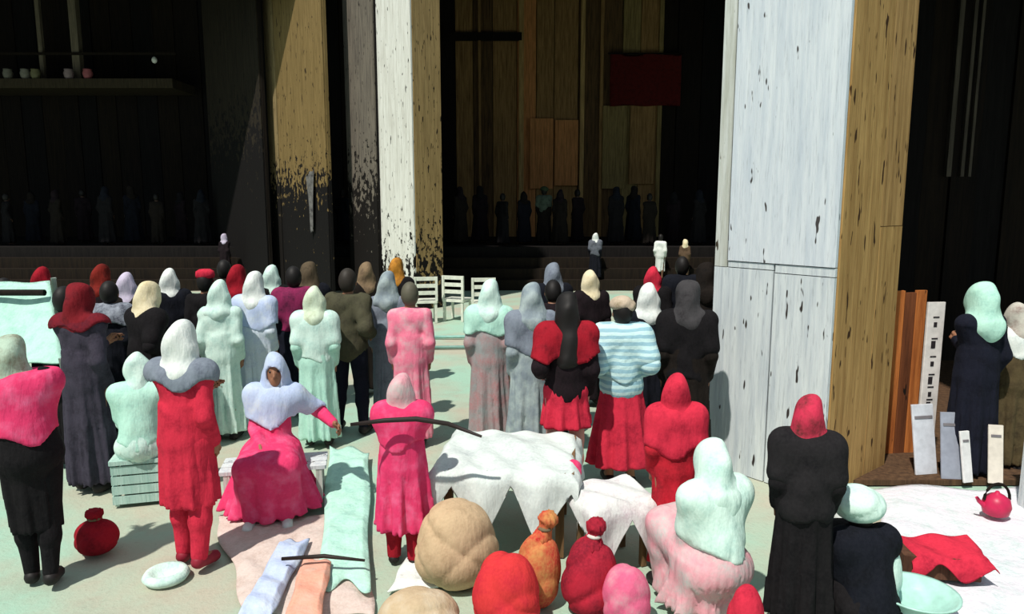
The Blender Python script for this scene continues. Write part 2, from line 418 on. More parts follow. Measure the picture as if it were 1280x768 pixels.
            S.fn(lambda D, X, Y, Z: np.maximum(D + .012 * (1 - np.abs(np.sin(9 * X * (1 + .4 * np.sin(4 * Z)) + 5 * Z * np.sign(X) + ph))) ** 2 - .004, np.maximum(zl + .16 * np.abs(X) * np.sign(o.get('vee', 1)) + .03 * np.sin(19 * X + 11 * Y + ph) - Z, Z - nz)))
        elif kind in ('sash',):
            c0 = J['waist']; S.ell(c0, A(.155, .135, .06) * k, .01); S.fn(lambda D, X, Y, Z: D + .006 * np.sin(60 * Z + 6 * X))
        V, Q = S.mesh()
        if len(Q): objn(o.get('name', kind), V, Q, mat, root)
    # ---- head: hair first, cloth over it
    def headpart(name, mat, inf, face, drape=None, back=None, top=None):
        m_ = .62 if back else .42
        S = SDF(hc - A(m_, m_, (back or .4) + .2), hc + A(m_, m_, .36 + (top or 0)), hg * .8)
        S.ell(hc + hup * .016 * k + A(0, .008, 0), hr + inf, .02, Mt)
        if drape: S.cap(hc - hup * .05 * k - fwd * .02, J['neck'] - A(0, -.02, .05) * k, .10 * k, drape * k, .05)
        if drape: S.cap(J['neck'] - A(.1, -.02, .05) * k, J['neck'] - A(-.1, -.02, .05) * k, .07 * k, .07 * k, .05)
        if back: S.cap(hc - fwd * .05 * k, hc - fwd * (.10) * k - A(0, 0, back), .085 * k, .11 * k, .05)
        if top: S.cap(hc + hup * .07 * k - fwd * .02, hc + hup * (.07 + top) * k, .05 * k, .012 * k, .03)
        if face: S.cut(hc + fwd * .105 * k - hup * face[2] * k, A(face[0], .085, face[1]) * k, Mt)
        if drape or back: S.fn(lambda D, X, Y, Z: D + .007 * np.sin(30 * X + 18 * Z) + .005 * np.sin(27 * Y - 22 * Z))
        V, Q = S.mesh(); return objn(name, V, Q, mat, root)
    hd = head or ('hair',); kind = hd[0]
    hm = plain('hair', hair_c, .6, .3)
    if kind == 'hair': headpart('hair', hm, .014, (.07, .10, .03))
    elif kind == 'long': headpart('hair', hm, .02, (.066, .10, .03), None, hd[1] if len(hd) > 1 else .3)
    elif kind == 'bun': headpart('hair', hm, .014, (.07, .10, .03), None, None, .1)
    elif kind == 'scarf':
        headpart('headscarf', hd[1], .026, (.064, .088, .02), hd[2] if len(hd) > 2 else .13, hd[3] if len(hd) > 3 else None)
    elif kind == 'hood': headpart('hood', hd[1], .04, (.06, .08, .02), .15, .25, hd[2] if len(hd) > 2 else .06)
    elif kind == 'turban':
        headpart('hair', hm, .012, (.07, .10, .03))
        b = hd[2] if len(hd) > 2 else .15; c0 = hc + hup * .075 * k
        S = SDF(c0 - .3, c0 + .3, hg); S.ell(c0, A(b, b, b * .72) * k, .02); S.fn(lambda D, X, Y, Z: D + .012 * (1 - np.abs(np.sin(16 * (Z - c0[2]) + 9 * X + 4 * Y))) ** 2)
        V, Q = S.mesh(); objn('turban', V, Q, hd[1], root)
    elif kind == 'cap':
        headpart('hair', hm, .012, (.07, .10, .03)); c0 = hc + hup * .06 * k
        lathe('cap', [(.098 * k, 0), (.106 * k, .03), (.10 * k, .075), (.06 * k, .10), (.004, .105)], hd[1], root, 24, tuple(c0))
    return root

def copy_tree(o, parent=None):
    c = o.copy(); col.objects.link(c); c.parent = parent
    for ch in list(o.children): copy_tree(ch, c)
    return c

# ================================================================== THE SETTING
# sunlit yard
k = NT('packed_earth'); v = k.coords()
n1 = k.noise(.55, 6, v, .6); n2 = k.noise(2.3, 7, v, .65); n3 = k.noise(38, 4, v)
b = k.mix(k.ramp(n1, .40, .62), lin((158, 192, 172)), lin((178, 174, 156)))
b = k.mix(k.math('MULTIPLY', k.ramp(n2, .5, .78), .55), b, lin((162, 148, 134)))
b = k.mix(k.math('MULTIPLY', k.ramp(n3, .6, .8), .35), b, lin((120, 120, 108)))
k.l(b, k.b.inputs['Base Color']); k.bump(n3, .35, .02); EARTH = k.done(.95, .1)
N = 60; gv, gf = [], []
for j in range(N + 1):
    for i in range(N + 1):
        x = -32 + 64 * i / N; y = -4 + 36 * j / N
        gv.append((x, y, .012 * math.sin(1.9 * x + .7 * y) * math.sin(1.3 * y - .4 * x) - .012))
for j in range(N):
    for i in range(N): a = j * (N + 1) + i; gf.append((a, a + 1, a + N + 2, a + N + 1))
tag(obj('ground', gv, gf, EARTH, None, True), kind='structure')

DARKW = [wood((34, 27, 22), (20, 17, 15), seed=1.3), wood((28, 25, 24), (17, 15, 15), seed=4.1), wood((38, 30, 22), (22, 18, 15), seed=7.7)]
# hall terrace, roof, back wall of single planks
TZ = 1.2
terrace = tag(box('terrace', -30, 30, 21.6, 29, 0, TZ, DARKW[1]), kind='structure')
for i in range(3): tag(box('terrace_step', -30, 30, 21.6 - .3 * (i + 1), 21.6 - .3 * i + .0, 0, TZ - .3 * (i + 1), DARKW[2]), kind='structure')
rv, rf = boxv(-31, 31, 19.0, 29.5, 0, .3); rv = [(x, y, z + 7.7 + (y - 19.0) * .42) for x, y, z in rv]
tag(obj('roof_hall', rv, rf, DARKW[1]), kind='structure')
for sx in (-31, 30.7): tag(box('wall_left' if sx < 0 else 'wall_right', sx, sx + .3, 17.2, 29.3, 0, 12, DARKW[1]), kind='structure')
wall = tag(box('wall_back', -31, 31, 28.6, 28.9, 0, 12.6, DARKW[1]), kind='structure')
WY = 28.55
def wx(px): return P(px, 150, WY).x
BROWN = wood((178, 138, 88), (120, 90, 56), seed=2.2); ORANGE = wood((232, 160, 100), (176, 116, 70), seed=3.1); OLIVE = wood((166, 142, 92), (112, 94, 60), seed=5.2)
BRDK = wood((116, 88, 58), (70, 54, 38), seed=6.4); LIGHTB = wood((214, 176, 116), (160, 128, 82), seed=8.4); REDBR = wood((96, 48, 34), (58, 30, 24), seed=9.3)
def plank(x0, x1, mat, z0=TZ, z1=12.3, d=.1, name='plank'):
    return box(name, x0 + .012, x1 - .012, WY - d, WY + .05, z0, z1, mat, wall, .01)
px = -140.0; k_ = 0
while px < 1440:
    wpx = random.choice((22, 26, 30, 24)); a, b_ = px, px + wpx
    mid = (a + b_) / 2
    if 556 <= mid < 655: mt = [BROWN, BRDK, BROWN, OLIVE][k_ % 4]
    elif 655 <= mid < 728: mt = [BROWN, ORANGE, BROWN][k_ % 3]
    elif 728 <= mid < 765: mt = BRDK
    elif 765 <= mid < 826: mt = [OLIVE, BROWN][k_ % 2]
    else: mt = DARKW[k_ % 3]
    plank(wx(a), wx(b_), mt, d=.08 + .05 * random.random()); px = b_; k_ += 1
for pxa, pxb, m_ in ((648, 655, LIGHTB), (724, 730, LIGHTB), (748, 753, BROWN), (820, 826, OLIVE), (598, 602, BROWN), (268, 273, BROWN), (1190, 1197, LIGHTB), (1214, 1220, BROWN)):
    plank(wx(pxa), wx(pxb), m_, d=.2, name='batten')
for pxa, pxb, py0, py1, m_ in ((662, 692, 148, 236, ORANGE), (693, 723, 150, 232, ORANGE), (752, 784, 132, 236, OLIVE), (786, 820, 130, 230, BROWN)):
    p0, p1 = P(pxa, py1, WY - .3), P(pxb, py0, WY - .3)
    box('panel', p0.x, p1.x, WY - .26, WY - .06, p0.z, p1.z, m_, wall, .02)
# rail across the wall planks
box('rail', wx(556), wx(652), WY - .22, WY - .05, P(600, 52, WY).z, P(600, 42, WY).z, DARKW[0], wall)

# left gallery inside the hall
gal = empty('gallery', (0, 0, 0)); tag(gal, 'dim timber gallery with posts high in the dark hall', 'gallery')
GY = 26.0; g0, g1 = P(-60, 110, GY), P(215, 96, GY)
gz = g0.z
box('gallery_beam', g0.x, g1.x, GY, GY + 1.8, gz, gz + .32, wood((74, 64, 48), (48, 42, 34), seed=3.7), gal)
for pxx, wdt in ((42, .14), (86, .26), (-20, .14)):
    p = P(pxx, 95, GY); box('gallery_post', p.x - wdt / 2, p.x + wdt / 2, GY + .5, GY + .5 + wdt, gz + .32, gz + 3.4, wood((128, 116, 98), (86, 78, 66), seed=2.9), gal)
box('gallery_rail', g0.x, g1.x, GY + .42, GY + .49, gz + 1.2, gz + 1.28, DARKW[2], gal)
for i, (pxx, c) in enumerate(((3, (120, 116, 104)), (25, (132, 128, 116)), (38, (120, 116, 84)), (80, (150, 130, 130)), (104, (170, 96, 100)))):
    p = P(pxx, 100, GY - .12)
    lathe('gallery_pot', [(.09, 0), (.14, .06), (.17, .2), (.13, .3), (.15, .34), (.12, .34)], plain('pot', c, .6), None, 16, (p.x, GY + .14 + .05, gz + .322))
    tag(col.objects[-1], ['grey pot at the left end of the dim gallery', 'pale grey pot beside the gallery post', 'olive pot just right of the thin gallery post', 'pinkish pot under the thick gallery post', 'red pot, last in the gallery row'][i], 'pot', 'pots along the gallery')
p = P(193, 75, 25.0)
bulb = empty('hanging_bulb', p); tag(bulb, 'small white bulb hanging in the dark hall', 'lamp')
lathe('globe', [(.02, .1), (.05, .09), (.085, .03), (.09, -.03), (.06, -.09), (.01, -.11)], plain('bulb_glass', (235, 235, 225), .2), bulb, 16)
tube('cord', [(0, 0, .08), (0, 0, 10.6 - p.z)], .012, DARKW[0], bulb, 6)

# dark right wing: walls, roof, floor
wr_y = 11.2
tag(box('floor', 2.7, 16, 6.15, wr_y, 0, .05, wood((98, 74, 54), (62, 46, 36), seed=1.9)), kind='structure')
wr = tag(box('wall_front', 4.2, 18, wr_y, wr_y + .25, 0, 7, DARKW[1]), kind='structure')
x = 5.4; i = 0
while x < 12:
    w_ = .42; box('plank', x + .01, x + w_ - .01, wr_y - .06 - .03 * (i % 2), wr_y + .02, .05, 6.9, DARKW[i % 3], wr); x += w_; i += 1
for pxa, w_ in ((1194, .07), (1212, .05), (1222, .04)):
    p = P(pxa, 90, wr_y - .14); box('batten', p.x, p.x + w_, wr_y - .14, wr_y - .02, 2.9, 6.9, wood((104, 96, 84), (66, 60, 54), seed=4.4), wr)
tag(box('wall_side', 4.0, 4.2, 7.9, wr_y + .25, 0, 7, DARKW[0]), kind='structure')
rv, rf = boxv(4.3, 18, 6.9, 12.5, 0, .2); tag(obj('roof_wing', [(x, y, z + 4.75 + (y - 6.9) * .3) for x, y, z in rv], rf, DARKW[1]), kind='structure')

# ------------------------------------------------------------------ timber pillars clad in boards
def pillar(label, cx, cy, ang, sl, sr, top, left_boards, right_boards, core_mat, left_out=.0):
    """near corner at (cx, cy); left face runs back to the left at angle ang, right face back to the right; every board its own piece"""
    e = empty('timber_pillar', (cx, cy, 0), -ang); tag(e, label, 'pillar', 'timber pillars of the hall')
    t = .035     # local: left face spans x -sl..0 at y=0, right face spans y 0..sr at x=0
    box('core', -sl + t, -t, t, sr - .0, 0, top, core_mat, e)
    for (a, b_, z0, z1, mat, proud) in left_boards: box('board', -a * sl + .004, -b_ * sl - .004 if b_ else 0, -proud, t, z0 + .003, z1 - .003, mat, e, .006)
    for (a, b_, z0, z1, mat, proud) in right_boards: box('board', -t, proud, a * sr + .004 + (t if a == 0 else 0), b_ * sr - .004, z0 + .003, z1 - .003, mat, e, .006)
    return e
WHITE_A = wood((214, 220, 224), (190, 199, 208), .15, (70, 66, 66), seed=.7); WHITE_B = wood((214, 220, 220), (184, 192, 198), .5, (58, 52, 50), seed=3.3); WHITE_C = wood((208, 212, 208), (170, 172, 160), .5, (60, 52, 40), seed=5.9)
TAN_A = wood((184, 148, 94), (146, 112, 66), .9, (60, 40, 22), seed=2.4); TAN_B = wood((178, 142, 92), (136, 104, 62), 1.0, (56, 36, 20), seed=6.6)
C0 = G(1026, 626); ANG = R(51)  # left face gets near-white boards, right face tan ones
big = pillar('huge square pillar with white front boards and tan right side', C0.x, C0.y, ANG, 1.16, 1.16, 9.0,
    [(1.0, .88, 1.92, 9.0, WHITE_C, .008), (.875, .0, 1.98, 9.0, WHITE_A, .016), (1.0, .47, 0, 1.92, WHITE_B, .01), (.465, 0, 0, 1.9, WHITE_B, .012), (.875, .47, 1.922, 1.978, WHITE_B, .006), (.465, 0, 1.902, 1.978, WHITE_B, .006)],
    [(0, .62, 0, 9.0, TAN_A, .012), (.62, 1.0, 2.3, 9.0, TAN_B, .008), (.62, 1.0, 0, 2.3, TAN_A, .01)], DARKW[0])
# far pillars
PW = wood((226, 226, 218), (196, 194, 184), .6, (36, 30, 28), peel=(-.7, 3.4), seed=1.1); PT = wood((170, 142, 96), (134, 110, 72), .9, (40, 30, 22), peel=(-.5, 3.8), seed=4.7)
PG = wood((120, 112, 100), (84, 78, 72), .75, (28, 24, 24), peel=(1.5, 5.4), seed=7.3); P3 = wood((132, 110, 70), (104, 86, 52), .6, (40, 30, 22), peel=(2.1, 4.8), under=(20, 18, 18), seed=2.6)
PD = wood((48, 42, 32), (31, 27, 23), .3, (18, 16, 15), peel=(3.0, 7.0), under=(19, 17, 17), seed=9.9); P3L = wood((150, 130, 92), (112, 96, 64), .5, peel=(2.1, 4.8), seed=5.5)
FY = 16.9
def far_pillar(label, px_l, px_c, px_r, Y, ml, mr, split=None):
    c = P(px_c, 345, Y); l_, r_ = P(px_l, 345, Y), P(px_r, 345, Y)
    a = R(48); c.y = Y
    lw = (c.x - l_.x) / (math.cos(a) + l_.x * math.sin(a) / Y); rw = (r_.x - c.x) / (math.sin(a) - r_.x * math.cos(a) / Y)
    rb = [(0, 1, 0, 9.2, mr, .012)]
    lb = [(1.0, 0, 0, 9.2, ml, .012)] if not split else [(1.0, split, 0, 9.2, ml, .03), (split, 0, 0, 9.2, mr, .006)]
    return pillar(label, c.x, Y, a, lw, min(rw, 1.6), 9.2, lb, rb, DARKW[0])
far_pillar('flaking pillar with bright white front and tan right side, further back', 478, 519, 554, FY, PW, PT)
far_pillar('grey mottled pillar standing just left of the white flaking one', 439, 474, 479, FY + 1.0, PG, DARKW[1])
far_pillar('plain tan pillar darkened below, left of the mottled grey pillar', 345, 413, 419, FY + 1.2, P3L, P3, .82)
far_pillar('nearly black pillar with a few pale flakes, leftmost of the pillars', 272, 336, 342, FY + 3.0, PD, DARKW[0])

# white edge post at the far right
wp = empty('white_post', G(1283, 640)); tag(wp, 'slim white post at the right edge of the yard', 'post')
box('shaft', -.05, .05, -.05, .05, 0, 1.25, WHITE_B, wp, .01); box('cap', -.065, .065, -.065, .065, 1.25, 1.29, WHITE_C, wp)

# ================================================================== PEOPLE
RED = fabric((200, 46, 68), (150, 30, 50)); PINK = fabric((214, 58, 104), (228, 110, 150), -.02); DRED = fabric((150, 26, 40), (96, 20, 30)); BRED = fabric((200, 60, 50), (160, 40, 40))
PALEPINK = fabric((214, 150, 160), (190, 186, 184), .1); MINT = fabric((178, 220, 204), (150, 196, 184)); MINTW = fabric((204, 228, 218), (168, 204, 196)); WHITE = fabric((222, 226, 222), (186, 196, 196))
PBLUE = fabric((178, 192, 222), (206, 214, 222)); GREYB = fabric((122, 130, 142), (96, 102, 116)); BLACK = fabric((26, 24, 26), (16, 15, 18)); NAVY = fabric((24, 26, 38), (16, 17, 24))
DGREY = fabric((62, 58, 70), (40, 38, 46)); OLV = fabric((74, 72, 56), (52, 50, 42)); MOTT = fabric((140, 144, 144), (170, 120, 122), .08, scale=6.0); MOTT2 = fabric((128, 140, 148), (176, 190, 186), .06, scale=7.0)
STRIPE = striped((196, 226, 226), (150, 190, 204), 34); BROWNC = fabric((92, 74, 58), (62, 50, 42)); CREAM = fabric((220, 208, 176), (196, 180, 140)); LILAC = fabric((190, 180, 200), (160, 150, 176))
VDK = [fabric((24, 22, 24), (15, 14, 16)), fabric((22, 24, 32), (15, 16, 20)), fabric((30, 25, 22), (18, 16, 15)), fabric((30, 22, 26), (18, 15, 17))]
def at(px, py): return G(px, py)
def off(px, Y):  # a spot on the ground Y metres away in the direction of column px
    d = ray(px, 600); return Vector((d.x / d.y * Y, Y, 0))

# -- left of the yard
person('person in pink-red shawl over a black coat, walking at the left edge', at(54, 730), 205, 1.64, 'walk', ('fold', 'fold'), 6, 7, 0,
       garments=[('trousers', BLACK, {'inf': .012}), ('coat', BLACK, {'hem': .40, 'wide': .155, 'inf': .045, 'amp': .012}), ('shawl', PINK, {'low': 1.04})], head=('scarf', fabric((170, 190, 172), (120, 104, 84), .04), .13), stride=.07, spread=-.03)
person('tall person in dark grey robe with a dull red headscarf', at(118, 612), 170, 1.80, 'stand', ('down', 'fold'), garments=[('robe', DGREY, {'wide': .2, 'inf': .02}), ('shawl', fabric((110, 28, 38), (64, 28, 40), .05), {'low': 1.36})], head=('scarf', fabric((120, 30, 38), (70, 24, 30)), .11))
person('person in black cloak with cream headscarf, bent arm, behind the white seated figure', at(190, 572), 150, 1.72, 'stand', ('hip', 'front'), 6, garments=[('robe', BLACK, {'wide': .22}), ('shawl', BLACK, {'low': 1.0, 'inf': .045})], head=('scarf', CREAM, .12))
person('person wrapped in mint white cloth, seated on a pale crate', at(182, 625), 195, 1.62, 'seat', ('lap', 'lap'), 8, garments=[('dress', MINTW, {'loose': .04}), ('shawl', MINT, {'low': .0, 'inf': .035})], head=('scarf', MINTW, .10))
person('person in long red dress and red trousers with a white headscarf', at(243, 706), 172, 1.68, 'walk', ('down', 'fold'), garments=[('trousers', RED), ('dress', RED, {'hem': .46, 'wide': .20, 'inf': .02, 'amp': .015}), ('shawl', GREYB, {'low': 1.30, 'inf': .03})], head=('scarf', WHITE, .11), stride=.06, shoes=(140, 30, 50))
person('person in full pink-red dress with pale blue shawl, seated on a low bench', at(344, 632), 12, 1.66, 'seat', ('lap', 'out'), -6, 4, garments=[('dress', PINK, {'spread': .42, 'loose': .06, 'hem': .06}), ('shawl', PBLUE, {'low': .22, 'inf': .045, 'arm': .9})], head=('scarf', PBLUE, .14), shoes=(214, 222, 220), seat_h=.40)
person('person in plain mint robe standing between the two red-clad women', at(284, 548), 185, 1.66, garments=[('robe', MINTW, {'wide': .19})], head=('scarf', MINTW, .12))
person('person in white and pale blue robe behind the pink seated woman', at(326, 535), 176, 1.72, garments=[('robe', fabric((206, 216, 226), (178, 190, 220)), {'wide': .24}), ('shawl', PBLUE, {'low': 1.12})], head=('scarf', WHITE, .12))
person('person in wide mint robe left of the olive jacketed man', at(400, 556), 190, 1.62, garments=[('robe', MINT, {'wide': .22}), ('shawl', MINTW, {'low': .95})], head=('scarf', fabric((206, 220, 196), (170, 180, 150)), .13))
person('person in black robe with a bright red cap, left part of the crowd', at(266, 520), 180, 1.70, garments=[('robe', VDK[0], {'wide': .23})], head=('cap', RED))
person('person in black robe with maroon headscarf behind the white robes', at(304, 508), 170, 1.72, garments=[('robe', VDK[1], {'wide': .21})], head=('scarf', DRED, .12))
person('person in dark robe with a magenta shawl left of the mint robe', at(374, 516), 190, 1.74, garments=[('robe', NAVY, {'wide': .2}), ('shawl', fabric((130, 40, 80), (60, 30, 50)), {'low': 1.0})], head=('hair',))
person('bareheaded person in black robe right behind the mint awning', at(97, 580), 175, 1.70, garments=[('robe', VDK[0], {'wide': .24})], head=('hair',))
person('person in black robe with pale scarf end, beside the tall grey robe', at(150, 545), 185, 1.66, garments=[('robe', VDK[1], {'wide': .22}), ('shawl', fabric((150, 156, 168), (70, 72, 84), .1), {'low': 1.25})], head=('hair',))
person('man in olive jacket and black trousers standing with legs apart', at(440, 540), 172, 1.78, 'stand', ('hip', 'down'), garments=[('trousers', NAVY, {'inf': .015}), ('jacket', OLV, {'inf': .045})], head=('hair',), hair_c=(48, 42, 36), spread=.05)
person('person in straight grey robe with a white and grey headscarf', at(488, 528), 180, 1.70, garments=[('robe', GREYB, {'wide': .19, 'amp': .012})], head=('scarf', MOTT2, .13))
person('bareheaded person in pale pink robe beside the grey robe', at(516, 556), 186, 1.68, garments=[('robe', fabric((226, 120, 146), (206, 180, 184)), {'wide': .2})], head=('hair',), hair_c=(92, 88, 74))
# -- centre
person('person in mottled grey and pink robe with mint headscarf', at(613, 560), 176, 1.70, garments=[('robe', MOTT, {'wide': .23}), ('shawl', MINT, {'low': 1.2})], head=('scarf', MINTW, .13))
person('person in mottled blue grey robe with pale headscarf, left of the dark haired woman', at(664, 580), 190, 1.72, garments=[('robe', MOTT2, {'wide': .24}), ('shawl', GREYB, {'low': 1.1})], head=('scarf', MOTT2, .14))
person('woman with long dark hair, black jacket and red skirt', at(706, 622), 184, 1.74, 'stand', ('down', 'hip'), garments=[('skirt', RED, {'hem': .62, 'wide': .2}), ('jacket', VDK[3], {'inf': .03}), ('shawl', DRED, {'low': 1.18, 'inf': .028, 'arm': 1.0})], head=('long', .38), skin_c=(196, 140, 130), shoes=(200, 150, 150))
person('person in striped pale blue jacket and bright red skirt', at(774, 604), 182, 1.66, 'stand', ('hip', 'hip'), garments=[('skirt', RED, {'hem': .2, 'wide': .3}), ('jacket', STRIPE, {'inf': .045}), ('shawl', STRIPE, {'low': 1.0, 'inf': .065})], head=('turban', fabric((188, 170, 150), (120, 110, 80)), .12))
person('tall person in black robe standing against the big pillar', at(852, 600), 170, 1.80, garments=[('robe', VDK[2], {'wide': .24}), ('shawl', VDK[0], {'low': .9})], head=('scarf', fabric((64, 62, 64), (40, 38, 40)), .13))
person('person in black robe with white headscarf right of the striped jacket', at(806, 560), 185, 1.66, garments=[('robe', VDK[1], {'wide': .22})], head=('scarf', WHITE, .11))
person('person in black robe between the red cap and white robes, head bowed', at(690, 545), 178, 1.68, tilt=14, garments=[('robe', VDK[3], {'wide': .23})], head=('hair',)) ['label'] = 'bareheaded person in black robe between the grey robes and the long hair'
person('youngster in long red and maroon coat in the foreground, beside the draped table', off(842, 4.66), 178, 1.34, garments=[('robe', fabric((190, 36, 52), (90, 30, 34), .04, scale=4.0), {'wide': .18, 'hem': .05}), ('shawl', RED, {'low': 1.08})], head=('scarf', RED, .11))
person('child in pink-red cloak and pale pink headscarf, carrying a long pole', at(506, 704), 176, 1.32, 'stand', ('fold', 'fold'), garments=[('trousers', DRED), ('coat', PINK, {'hem': .34, 'wide': .25, 'inf': .03}), ('shawl', PINK, {'low': 1.12, 'inf': .06})], head=('scarf', PALEPINK, .12))
# -- right
person('person with white hood and shawl over a pinkish dress, seated low in front', off(902, 4.06), 200, 1.62, 'seat', ('lap', 'lap'), 10, garments=[('dress', PALEPINK, {'loose': .06, 'spread': .30}), ('shawl', MINTW, {'low': .1, 'inf': .055})], head=('scarf', MINTW, .15, .3), seat_h=.26)
person('person in long black coat with a pink-red headscarf, in front of the pillar', off(1008, 4.0), 165, 1.36, 'stand', ('down', 'down'), 5, garments=[('robe', BLACK, {'wide': .23}), ('shawl', fabric((34, 32, 34), (20, 19, 22)), {'low': .84, 'inf': .04})], head=('scarf', fabric((190, 50, 76), (70, 44, 40), .03), .12))
person('person with big mint white turban and black cloak, seated at lower right', off(1096, 4.0), 190, 1.40, 'seat', ('lap', 'lap'), 14, garments=[('dress', BLACK, {'loose': .06}), ('shawl', VDK[1], {'low': -.05, 'inf': .06})], head=('turban', MINTW, .19), seat_h=.05)
person('person in navy coat with pale mint hood beside the vertical sign', at(1208, 597), 195, 1.76, 'stand', ('down', 'fold'), garments=[('robe', NAVY, {'wide': .22, 'inf': .03})], head=('hood', MINT, .03))
person('person in brown robe with white collar shawl at the dark doorway', at(1254, 588), 165, 1.56, garments=[('robe', fabric((84, 72, 50), (50, 42, 32)), {'wide': .17}), ('shawl', WHITE, {'low': 1.22, 'inf': .03})], head=('scarf', fabric((190, 186, 176), (130, 100, 96)), .1))
# -- dark second row of the crowd
for lab, px_, py_, hh, m1, hd in (('person in black with maroon scarf, second row behind the awning', 66, 505, 1.68, VDK[0], ('scarf', DRED, .12)), ('person in black with dark red shawl behind the tall grey robe', 138, 500, 1.70, VDK[3], ('scarf', fabric((120, 36, 30), (60, 26, 24)), .12)),
        ('person in navy with a pale scarf, second row beside the cream headscarf', 222, 505, 1.66, VDK[1], ('scarf', WHITE, .1)), ('bareheaded person in black right of the red cap, second row', 288, 484, 1.72, VDK[2], ('hair',)), ('person in black with white scarf behind the pale blue robe', 346, 498, 1.68, VDK[0], ('scarf', MINTW, .1)),
        ('person in black with brown hood behind the mint robe', 392, 500, 1.72, VDK[1], ('hood', fabric((88, 76, 60), (60, 52, 42)))), ('person in black with tan scarf left of the grey robe', 462, 492, 1.70, VDK[2], ('scarf', fabric((128, 108, 84), (80, 66, 56)), .12)),
        ('person in black and orange scarf right by the white flaking pillar', 498, 480, 1.72, VDK[0], ('scarf', fabric((190, 130, 50), (90, 60, 40), .05), .12)), ('person in black with cream headcloth behind the long dark hair', 736, 505, 1.64, VDK[3], ('scarf', CREAM, .11)),
        ('person in black with red scarf behind the striped jacket', 812, 492, 1.64, VDK[0], ('scarf', RED, .1)), ('bareheaded person in black, second row left of the big pillar', 848, 482, 1.76, VDK[1], ('hair',)), ('person in dark brown hood touching the big pillar edge', 876, 508, 1.74, VDK[2], ('hood', VDK[2])),
        ('person in black with grey scarf behind the mottled grey robes', 690, 500, 1.72, VDK[1], ('scarf', GREYB, .12)), ('bareheaded person in black at the left edge under the awning', 20, 515, 1.60, VDK[2], ('hair',)), ('person in black with lilac scarf left of the cream headscarf', 170, 520, 1.66, VDK[2], ('scarf', LILAC, .1))):
    person(lab, at(px_, py_), 165 + (px_ * 7) % 40, hh, garments=[('robe', m1, {'wide': .21}), ('shawl', m1, {'low': 1.0})], head=hd, hb=.024, hg=.024, eyes=False, skin_c=(120, 86, 66), group='dark second row of the crowd')
# -- onlookers in the shade of the hall
BG = [(8, 22.5), (40, 23.4), (70, 22.6), (104, 23.8), (132, 22.4), (165, 23.2), (196, 22.6), (226, 23.6), (252, 22.4), (428, 23.5), (575, 22.6), (600, 23.6), (628, 22.3), (655, 23.0),
      (700, 22.5), (722, 23.6), (770, 22.6), (792, 23.5), (812, 22.3), (842, 23.2), (874, 22.5)]
ORD = ['first', 'second', 'third', 'fourth', 'fifth', 'sixth', 'seventh', 'eighth', 'ninth']
def blab(p_):
    xs = [q_[0] for q_ in BG]
    if p_ < 270: return 'dark onlooker on the shaded terrace, %s from the left edge' % ORD[[x_ for x_ in xs if x_ < 270].index(p_)]
    if p_ < 480: return 'dark onlooker glimpsed between tan pillar and mottled grey pillar'
    if p_ < 680: return 'dark onlooker on the terrace, %s right of the white flaking pillar' % ORD[[x_ for x_ in xs if 480 < x_ < 680].index(p_)]
    return 'dark onlooker on the terrace, %s to the right of the green hat' % ORD[[x_ for x_ in xs if x_ > 680].index(p_)]
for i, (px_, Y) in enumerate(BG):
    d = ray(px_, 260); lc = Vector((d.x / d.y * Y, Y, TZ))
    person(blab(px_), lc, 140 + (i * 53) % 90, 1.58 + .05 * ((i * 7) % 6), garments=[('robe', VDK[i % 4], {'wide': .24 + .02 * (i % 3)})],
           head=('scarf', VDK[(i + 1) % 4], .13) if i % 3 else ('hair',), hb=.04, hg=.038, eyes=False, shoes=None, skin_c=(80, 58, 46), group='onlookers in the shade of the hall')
for lab, px_, Y, hd, gm, hh in (('onlooker with a bright white headscarf in the shaded hall', 745, 20.85, ('scarf', WHITE, .12), [('robe', VDK[1], {}), ('shawl', fabric((96, 100, 110), (50, 52, 60)), {'low': .9})], 1.32),
        ('onlooker in a white robe near the big pillar, in hall shade', 827, 20.85, ('hair',), [('robe', WHITE, {'wide': .15, 'hem': .3})], 1.3),
        ('small onlooker with a cream scarf closest to the big pillar', 858, 20.85, ('scarf', CREAM, .12), [('robe', BROWNC, {'wide': .18})], 1.14),
        ('onlooker in green hat and shawl below the orange wall panels', 680, 22.9, ('turban', fabric((58, 70, 50), (40, 46, 36)), .13), [('robe', VDK[2], {}), ('shawl', fabric((84, 96, 84), (50, 58, 50)), {'low': 1.0})], 1.78),
        ('onlooker with a lilac scarf at the far left, in hall shade', 278, 20.85, ('scarf', LILAC, .1), [('robe', VDK[3], {})], 1.30)):
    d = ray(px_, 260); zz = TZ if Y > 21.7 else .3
    person(lab, Vector((d.x / d.y * Y, Y, zz)), 160, hh, garments=gm, head=hd, hb=.03, hg=.028, eyes=False, shoes=None, skin_c=(110, 80, 62), group='onlookers in the shade of the hall')

